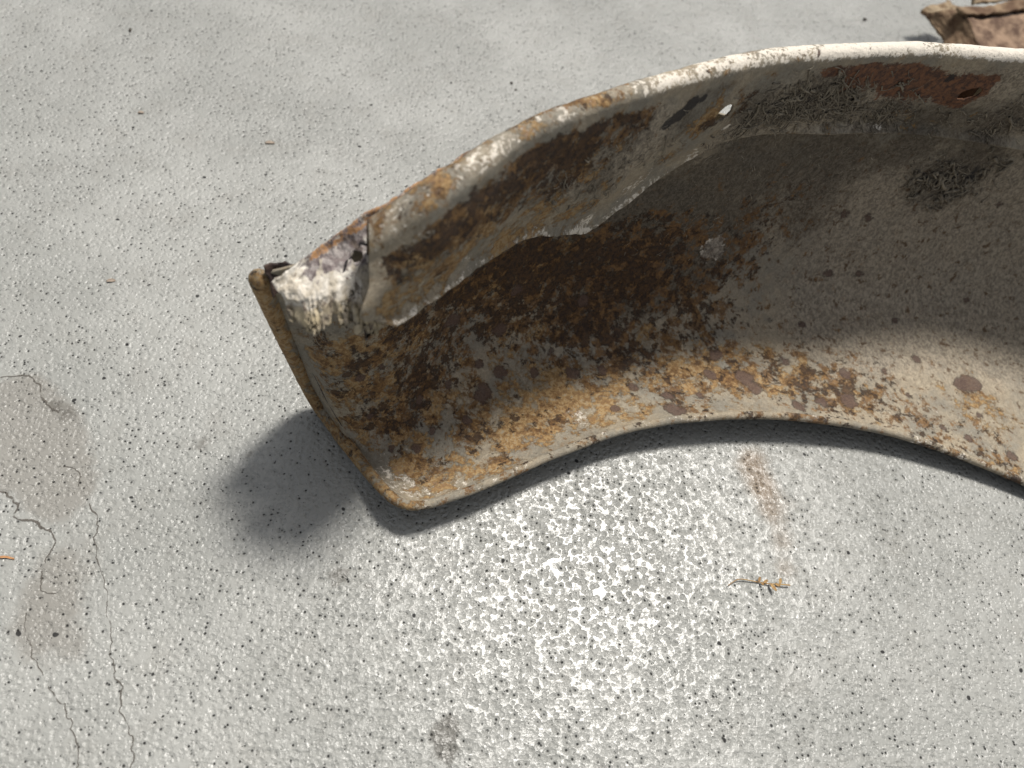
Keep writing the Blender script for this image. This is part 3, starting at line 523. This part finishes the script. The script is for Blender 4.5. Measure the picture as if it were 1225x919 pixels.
# rolled hem round the torn end and the wheel opening
hp = spline(HEM, np.linspace(0, 1, 700))
hq = np.linspace(0, 1, 700)
hr = 0.0026 + 0.0022 * (1 - smooth(0.14, 0.30, hq)) + 0.00016 * fbm(hp, 150, 4, 61)
hr = hr * np.sqrt(smooth(-.0005, .008, hq) * (1 - smooth(.998, 1.0005, hq)))
hp[:, 2] = np.maximum(hp[:, 2] + .0012 + 0.0004 * fbm(hp, 60, 3, 63), hr + .0004)
hr = np.maximum(hr, .0001)
hV, hF = tube([hp], [hr], 14)
hx = hV[:, 0]; top_ = smooth(-.02, .03, hx)
lipz = 1 - smooth(-.01, .03, hx)
hn = fbm(hV, 60, 4, 65)
mesh_obj('rolled_edge', hV, hF, steel, fender,
         {'ochre': .15 + .75 * lipz + .1 * hn, 'brown': .38 - .10 * lipz + (.6 - .25 * lipz) * hn, 'pale': (.20 * top_ + .45 * hn).clip(0, 1), 'dust': 0 * hx,
          'spot': (.25 * hn).clip(0, 1)})

# inner flange with its folded top and two bolt holes
FG = flange_grid()
nF = FG.shape[1]
keep = np.ones((FG.shape[0] - 1, nF - 1), bool)
pts = FG.reshape(-1, 3)
for hx_, hy_, hz_, ha, hb, rot in HOLES:
    c = np.array([hx_, hy_, hz_])
    tdir = np.array([.88, .47, 0])
    a = (FG - c) @ tdir; b = (FG - c)[..., 2]
    cr, sr = math.cos(rot), math.sin(rot)
    u = (a * cr + b * sr) / ha; w = (-a * sr + b * cr) / hb
    rr = np.hypot(u, w); near = np.zeros_like(rr, bool); near[:, :NR_FACE] = True
    fc = (rr[:-1, :-1] + rr[1:, :-1] + rr[:-1, 1:] + rr[1:, 1:]) / 4
    gone = (fc < .97) & near[:-1, :-1]
    keep &= ~gone
    tg = np.zeros(rr.shape, bool); tk = np.zeros(rr.shape, bool)
    for di in (0, 1):
        for dj in (0, 1):
            tg[di:di + gone.shape[0], dj:dj + gone.shape[1]] |= gone
            tk[di:di + gone.shape[0], dj:dj + gone.shape[1]] |= ~gone
    wob = 1 + .10 * fbm(FG, 500, 2, int(hx_ * 1000))
    k = np.where(tg & tk, wob / np.maximum(rr, 1e-6), 1.0)
    FG = FG + (a * (k - 1))[..., None] * tdir + (b * (k - 1))[..., None] * np.array([0, 0, 1.])
    # raised collar
    NFn = normals(FG)
    FG = FG + NFn * (0.0010 * np.exp(-((rr - 1.15) / .5) ** 2) * near)[..., None]
ff = FG.reshape(-1, 3)
NFm = normals(FG)
sg = np.where((NFm[:, :NR_FACE] * (np.array([.1, 0, .42]) - FG[:, :NR_FACE])).sum(-1).mean() < 0, -1, 1)
row = np.tile(np.arange(nF), (FG.shape[0], 1)).reshape(-1)
isface = 1 - smooth(NR_FACE - 8, NR_FACE + 1, row)
fold = smooth(NR_FACE - 3, NR_FACE + 3, row)
xr = smooth(.03, .22, ff[:, 0])
fn = fbm(ff, 45, 4, 71)
outer = smooth(NR_FACE + 7, NR_FACE + 15, row)
fl = mesh_obj('bolt_flange', ff, grid_faces(FG.shape[0], nF, keep, flip=sg < 0), steel, fender,
     {'ochre': (blobs(ff, F_OCHRE) + .18 * (1 - smooth(.03, .13, ff[:, 0]))) * isface + fold * (.62 - .57 * xr + .5 * fn + .25 * outer),
      'brown': (blobs(ff, F_BROWN) + .02 * (1 - smooth(.03, .13, ff[:, 0]))) * isface + fold * (.34 - .34 * xr + .4 * fn + outer * .6),
      'red': blobs(ff, F_RED) * isface, 'soot_shade': blobs(ff, F_SOOT_SHADE) * isface, 'spot': fold * (.10 + .45 * fbm(ff, 420, 3, 73)).clip(0, .5),
      'dust': blobs(ff, F_DUST) * isface, 'grime_shade': blobs(ff, F_GRIME_SHADE) * isface, 'pale': blobs(ff, F_PALE) * isface + .12 * isface * (1 - smooth(3, 11, np.repeat(np.arange(FG.shape[0]), nF))) + .33 * (1 - smooth(1, 4, row)) * (1 - smooth(.10, .17, ff[:, 0])) + fold * (.27 + .44 * xr - .5 * fn - .35 * outer)}, mods=(0.0014,))  # pale strips at the left end and lower edge include a painted highlight

# plate added behind the second bolt hole to make it read dark
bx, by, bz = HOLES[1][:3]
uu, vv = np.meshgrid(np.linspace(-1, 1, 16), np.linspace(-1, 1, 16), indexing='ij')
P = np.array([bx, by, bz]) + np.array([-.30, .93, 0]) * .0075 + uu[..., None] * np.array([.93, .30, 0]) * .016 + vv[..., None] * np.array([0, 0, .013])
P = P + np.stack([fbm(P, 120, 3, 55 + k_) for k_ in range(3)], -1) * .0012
mesh_obj('added_hole_backing', P.reshape(-1, 3), grid_faces(16, 16), plain_material('dark_hole_backing', (.050, .028, .018), (.10, .050, .028), 150, .9, .001), fender, mods=(0.002,))

# flaking strip left where the flange has rusted away
SG = shelf_grid()
sf = SG.reshape(-1, 3)
skeep = np.ones((SG.shape[0] - 1, SG.shape[1] - 1), bool)
for x, y, z, r in SHELF_HOLE:
    dd = np.linalg.norm(SG - (x, y, z), axis=2) * (1 + .25 * fbm(SG, 300, 2, 77))
    skeep &= ~(dd[:-1, :-1] < r)
NSg = normals(SG)
sflip = NSg[..., 2].mean() < 0
tcol = np.tile(np.linspace(-.1, 1, SG.shape[1]), (SG.shape[0], 1)).reshape(-1)
crk = np.zeros(len(sf))
for a, b in zip(SHELF_CRACK[:-1], SHELF_CRACK[1:]):
    a, b = np.array(a[:3]), np.array(b[:3]); t = np.clip(((sf - a) @ (b - a)) / ((b - a) @ (b - a)), 0, 1)
    d = np.linalg.norm(sf - (a + t[:, None] * (b - a)), axis=1); crk = np.maximum(crk, np.exp(-(d / .00075) ** 2))
lenq = np.repeat(np.linspace(0, 1.9, SG.shape[0]).clip(0, 1), SG.shape[1])
mesh_obj('flaking_rim', sf, grid_faces(SG.shape[0], SG.shape[1], skeep, flip=sflip), shelf_material(), fender,
         {'outer': (1 - smooth(.30, .62, tcol)) * smooth(.10, .42, lenq) * .85, 'edge': (1 - smooth(-.05, .08, tcol)) * smooth(.15, .4, lenq) * .6, 'crack': crk, 'lower': smooth(.45, .95, tcol)}, mods=(0.0013,))

dark_flake = plain_material('black_rust', (.020, .014, .014), (.060, .036, .028), 180, .6, .0015)
FLAP = [[-0.0684, 0.2228, 0.1478],[-0.0567, 0.2246, 0.1504],[-0.053, 0.2224, 0.1478],[-0.0641, 0.2155, 0.1365]]
FL = np.array(FLAP)
n_, m_ = 26, 20
uu, vv = np.meshgrid(np.linspace(0, 1, n_), np.linspace(0, 1, m_), indexing='ij')
P = ((1 - uu)[..., None] * ((1 - vv)[..., None] * FL[0] + vv[..., None] * FL[3]) + uu[..., None] * ((1 - vv)[..., None] * FL[1] + vv[..., None] * FL[2]))
P = P + np.stack([fbm(P, 160, 3, s_) for s_ in (81, 82, 83)], -1) * .0022 + normals(P) * (np.sin(uu * 3.1) * .003)[..., None]
mesh_obj('torn_flap', P.reshape(-1, 3), grid_faces(n_, m_), dark_flake, fender, mods=(0.0012,))

# ---- dried grass fibres and clay stuck to the flange and the wall
clay = plain_material('grey_clay_fibre', (.12, .102, .078), (.27, .235, .18), 260, .95, .0005)
hair = plain_material('pale_fibre', (.30, .26, .20), (.42, .37, .29), 200, .9, .0002)
NFv = NFm * sg
R2 = np.random.RandomState(3)
def strands(G, N, region, count, length, rad, lift, spread, bend, main, seed):
    """curved strands lying on the grid G around the region blobs (x, y, z, r, weight)"""
    r_ = np.random.RandomState(seed); P = G.reshape(-1, 3); Nn = N.reshape(-1, 3)
    w = blobs(P, region) ** 1.5; w /= w.sum()
    idx = r_.choice(len(P), count, p=w)
    paths, rads = [], []
    for i in idx:
        p0, n = P[i], Nn[i]
        e1 = np.cross(n, [0, 0, 1.0]); e1 /= np.linalg.norm(e1) + 1e-9; e2 = np.cross(n, e1)
        a = main + r_.normal(0, spread); L = length * (.2 + 1.7 * r_.uniform(0, 1) ** 2)
        c = r_.normal(0, bend); k = 6; q = [p0 + n * rad]
        l0, l1 = r_.uniform(0, lift), r_.uniform(-.3 * lift, lift)
        for s_ in range(1, k):
            a += c / k + r_.normal(0, .16)
            q.append(q[-1] + (e1 * math.cos(a) + e2 * math.sin(a)) * L / k)
        q = np.array(q)
        s_ = np.linspace(0, 1, k)
        q += n * (np.sin(s_ * np.pi) * l0 + s_ * l1)[:, None]
        paths.append(q); rads.append(rad * math.exp(r_.normal(-.15, .5)) * (1 - .6 * s_))
    return paths, rads
R_CLAY = [[0.201, 0.3504, 0.1774, 0.0271, 0.25],[0.2561, 0.3699, 0.1674, 0.0192, 0.3],[0.1667, 0.3374, 0.1742, 0.0155, 0.3],[0.3016, 0.3818, 0.1533, 0.0152, 0.25],[0.3327, 0.3815, 0.1701, 0.0198, 0.3],[0.1803, 0.3432, 0.1764, 0.0134, 1],[0.2029, 0.3518, 0.1735, 0.0137, 1],[0.226, 0.3603, 0.1701, 0.014, 1],[0.2552, 0.3706, 0.1613, 0.0121, 0.8],[0.1707, 0.3413, 0.1656, 0.0091, 0.7],[0.1891, 0.3444, 0.1877, 0.0096, 0.8],[0.2097, 0.352, 0.188, 0.0089, 0.7],[0.3531, 0.3868, 0.1572, 0.0128, 0.6],[0.3425, 0.3868, 0.1517, 0.0093, 0.5],[0.2722, 0.3748, 0.1602, 0.0098, 0.5]]
R_SPARSE = [[0.0891, 0.2862, 0.1731, 0.0201, 1],[0.1156, 0.3054, 0.1758, 0.0166, 1],[0.0755, 0.2777, 0.1637, 0.0162, 0.8],[0.1538, 0.3345, 0.1577, 0.0136, 0.9],[0.0577, 0.2653, 0.167, 0.0157, 0.5],[0.095, 0.2902, 0.2097, 0.0112, 0.6]]
R_HAIRP = [[0.2736, 0.3795, 0.0801, 0.0681, 1],[0.199, 0.3604, 0.1098, 0.0415, 1],[0.3607, 0.3846, 0.0466, 0.0736, 0.8],[0.1341, 0.3352, 0.0666, 0.0374, 0.5],[0.3926, 0.401, 0.1009, 0.0347, 1]]
R_TUFT = [[-0.0504, 0.2285, 0.0962, 0.0042, 1],[-0.0129, 0.2397, 0.0993, 0.0051, 0.4],[0.2194, 0.2455, 0.0204, 0.0048, 0]]
Ff, Fn_ = FG[:, :NR_FACE - 4], NFv[:, :NR_FACE - 4]
p1, r1 = strands(Ff, Fn_, R_CLAY, 700, .012, .00036, .0012, .45, .9, 2.25, 1)
p2, r2 = strands(PG, NP, R_CLUMP, 230, .008, .00062, .0020, .9, 1.0, 1.5, 2)
p3, r3 = strands(Ff, Fn_, R_SPARSE, 150, .006, .00025, .0015, 1.2, .8, 1.8, 3)
V_, F_ = tube(p1 + p2 + p3, r1 + r2 + r3, 5)
o = mesh_obj('dried_grass_fibres', V_, F_, clay, fender); o['kind'] = 'stuff'
p4, r4 = strands(PG, NP, R_HAIRP, 900, .004, .00010, .0006, 2.0, 1.2, 0, 4)
p5, r5 = strands(Ff, Fn_, R_SPARSE + R_CLAY, 350, .0045, .00011, .0009, 2.0, 1.2, 0, 5)
p6, r6 = strands(PG, NP, R_TUFT, 40, .007, .00010, .003, .8, 1.2, 1.5, 6)
V_, F_ = tube(p4 + p5 + p6, r4 + r5 + r6, 4)
o = mesh_obj('pale_fibres', V_, F_, hair, fender); o['kind'] = 'stuff'

# ------------------------------------------------------------------ second rusty piece behind
SCRAP = [('pointed_tip', 'tan', [[0.4854, 0.7419, 0.026],[0.5173, 0.7607, 0.0294],[0.5349, 0.7529, 0.0277],[0.5037, 0.7333, 0.0252]]), ('folded_side', 'brown', [[0.4879, 0.7425, 0.0252],[0.5151, 0.7282, 0.0412],[0.5661, 0.6082, 0.005],[0.5369, 0.6313, 0.0017]]), ('front_face', 'rose', [[0.5159, 0.7166, 0.037],[0.6782, 0.7691, 0.037],[0.6518, 0.5799, 0.0017],[0.5663, 0.6131, 0.005]]), ('added_dark_fold', 'black', [[0.5442, 0.7051, 0.0126],[0.6051, 0.7102, 0.0126],[0.5802, 0.6027, 0.0017],[0.4809, 0.5844, 0.0017]]), ('groove', 'black', [[0.5135, 0.7274, 0.0378],[0.6859, 0.7879, 0.0378],[0.6789, 0.7691, 0.0361],[0.5145, 0.7162, 0.0361]]), ('top_strip', 'brown', [[0.5053, 0.7246, 0.0428],[0.6815, 0.7879, 0.0428],[0.676, 0.7725, 0.0412],[0.5094, 0.7169, 0.0412]]), ('ragged_edge', 'tan', [[0.5236, 0.7495, 0.0525],[0.686, 0.817, 0.0525],[0.6761, 0.7809, 0.0454],[0.5281, 0.7389, 0.0437]])]  # the hidden black piece is added so the bolt hole shows dark
scrap = bpy.data.objects.new('scrap_metal_piece', None); COL.objects.link(scrap)
tag(scrap, 'jagged folded piece of brown rusty scrap with a pointed tip behind the fender', 'scrap metal')
scrap_mats = {'tan': plain_material('tan_rust', (.30, .235, .155), (.16, .105, .06), 60, .9, .002),
              'brown': plain_material('dark_brown_rust', (.10, .058, .034), (.24, .17, .105), 45, .9, .002),
              'rose': plain_material('rose_brown_rust', (.27, .185, .125), (.085, .050, .034), 70, .9, .002),
              'black': plain_material('near_black_scrap', (.04, .028, .022), (.085, .055, .042), 60, .9, .001)}  # near-black for the groove and the added piece behind the bolt hole
for nm_, mt, q in SCRAP:
    Q = np.array(q); n_, m_ = 40, 24
    uu, vv = np.meshgrid(np.linspace(0, 1, n_), np.linspace(0, 1, m_), indexing='ij')
    P = ((1 - uu)[..., None] * ((1 - vv)[..., None] * Q[0] + vv[..., None] * Q[3]) + uu[..., None] * ((1 - vv)[..., None] * Q[1] + vv[..., None] * Q[2]))
    P = P + np.stack([fbm(P, 45, 4, s_) for s_ in (91, 92, 93)], -1) * .0035 + np.stack([fbm(P, 170, 3, s_) for s_ in (94, 95, 96)], -1) * .0016
    P[..., 2] = np.maximum(P[..., 2], .002)
    mesh_obj(nm_, P.reshape(-1, 3), grid_faces(n_, m_), scrap_mats[mt], scrap, mods=(0.003,))

# ------------------------------------------------------------------ little things on the floor
straw = plain_material('dry_straw', (.40, .27, .12), (.30, .18, .08), 300, .8, .0002)
soil = plain_material('dark_soil', (.045, .040, .034), (.09, .08, .066), 300, .95, .0006)
leafm = plain_material('dry_leaf', (.25, .20, .16), (.30, .26, .21), 300, .9, .0003)
orange = plain_material('orange_needle', (.48, .27, .13), (.36, .18, .08), 250, .8, .0002)
SPRIG = [[0.1927, 0.1394, 0.0008],[0.1995, 0.1432, 0.0008],[0.2072, 0.1431, 0.0008],[0.219, 0.1417, 0.0008],[0.2315, 0.1413, 0.0008]]
def sprig():
    e = bpy.data.objects.new('dry_sprig', None); COL.objects.link(e)
    tag(e, 'tiny dry straw coloured plant sprig lying on the concrete below the fender', 'sprig')
    S = np.array(SPRIG)
    e.location = S[2]
    q = spline(S, np.linspace(0, 1, 30)) - S[2]
    q[:, 2] = .0009 + .0006 * np.sin(np.linspace(0, 9, 30))
    V, Fc = tube([q], [np.linspace(.00022, .00045, 30)], 6); mesh_obj('stem', V, Fc, straw, e)
    for t, dx, dy, L, w in ((.52, .3, 1, .0030, .0007), (.56, .5, -1, .0022, .0006), (.86, .2, 1, .0034, .0010), (.72, .4, -1, .0055, .0010), (.76, .9, -.6, .003, .0008), (.62, 1, .5, .003, .0008)):
        b = q[int(t * 29)]; d = np.array([dx, dy, .35]); d /= np.linalg.norm(d); sdir = np.array([-d[1], d[0], .1])
        n_, m_ = 9, 5; P = np.zeros((n_, m_, 3))
        for i in range(n_):
            s_ = i / (n_ - 1); wd = w * math.sin(math.pi * (.08 + .87 * s_)) ** .8
            for j in range(m_):
                c_ = j / (m_ - 1) * 2 - 1
                P[i, j] = b + d * L * s_ + sdir * wd * c_ + np.array([0, 0, .0006 * c_ * c_ + .0004])
        mesh_obj('leaf', P.reshape(-1, 3), grid_faces(n_, m_), straw, e, mods=(.00015,))
sprig()

def lump(name, loc, size, mat, label, cat, seed, flat=.5, group=None):
    n_, m_ = 14, 10
    th, ph = np.meshgrid(np.linspace(0, 2 * np.pi, n_, endpoint=False), np.linspace(.02, math.pi - .02, m_), indexing='ij')
    P = np.stack([np.cos(th) * np.sin(ph), np.sin(th) * np.sin(ph), np.cos(ph)], -1)
    P = P * (1 + .55 * fbm(P, 1.3, 3, seed))[..., None] * np.array(size)
    P[..., 2] = P[..., 2] * flat; P[..., 2] -= P[..., 2].min()
    f = []
    for i in range(n_):
        for j in range(m_ - 1):
            f.append([i * m_ + j, i * m_ + j + 1, ((i + 1) % n_) * m_ + j + 1, ((i + 1) % n_) * m_ + j])
    o = mesh_obj(name, P.reshape(-1, 3), f, mat); o.location = loc
    o.rotation_euler.z = seed * 1.3
    return tag(o, label, cat, group)

def flake(name, loc, L, w, ang, mat, label, cat, seed):
    n_, m_ = 14, 6; P = np.zeros((n_, m_, 3))
    for i in range(n_):
        s_ = i / (n_ - 1); wd = w * math.sin(math.pi * (.04 + .92 * s_)) ** .7
        for j in range(m_):
            c_ = j / (m_ - 1) * 2 - 1
            P[i, j] = ((s_ - .5) * L, wd * c_ + .12 * L * math.sin(2.2 * s_), .0005 + .0005 * c_ * c_ + .0003 * math.sin(5 * s_))
    P += np.stack([fbm(P + seed, 350, 2, s_) for s_ in (1, 2, 3)], -1) * .0003
    o = mesh_obj(name, P.reshape(-1, 3), grid_faces(n_, m_), mat, mods=(.0003,)); o.location = loc; o.rotation_euler.z = ang
    return tag(o, label, cat)
DEBRIS = [('needle', [-0.1992, 0.1347, 0.0], 0.008, 0.0003, -0.1, 'orange dry needle at the left edge of the floor'), ('leaf', [-0.1963, 0.3198, 0.0], 0.005, 0.0013, 0.2, 'small brown leaf fragment left of the fender tip'), ('leaf', [-0.1202, 0.4643, -0.0], 0.007, 0.0014, 0.1, 'small tan leaf fragment on the floor above the fender tip'), ('leaf', [-0.217, 0.4802, 0.0], 0.004, 0.0011, 0.1, 'tiniest pinkish leaf fragment at upper left of the floor'), ('c', [0.065, 0.5742, 0.0], 0.0013, 0.0013, 0, 'upper dark dirt crumb of a close pair above the fender arch'), ('c', [0.0686, 0.5659, 0.0], 0.001, 0.001, 0, 'lower and smaller dark dirt crumb of a close pair above the fender arch'), ('c', [-0.2488, 0.576, 0.0], 0.0024, 0.0012, 0, 'dark dirt crumb lying alone at the top left of the floor'), ('c', [0.4418, 0.7574, 0.0], 0.002, 0.0018, 0, 'dark dirt crumb on the floor left of the scrap metal tip')]
for k_, (kind_, loc, L, w, ang, lab) in enumerate(DEBRIS):
    if kind_ == 'needle': flake('dry_needle', loc, L, w, ang, orange, lab, 'needle', k_)
    elif kind_ == 'leaf': flake('leaf_fragment', loc, L, w, ang, leafm, lab, 'leaf', k_)
    else: lump('dirt_crumb', loc, (L, w, w), soil, lab, 'dirt crumb', k_ + 5)
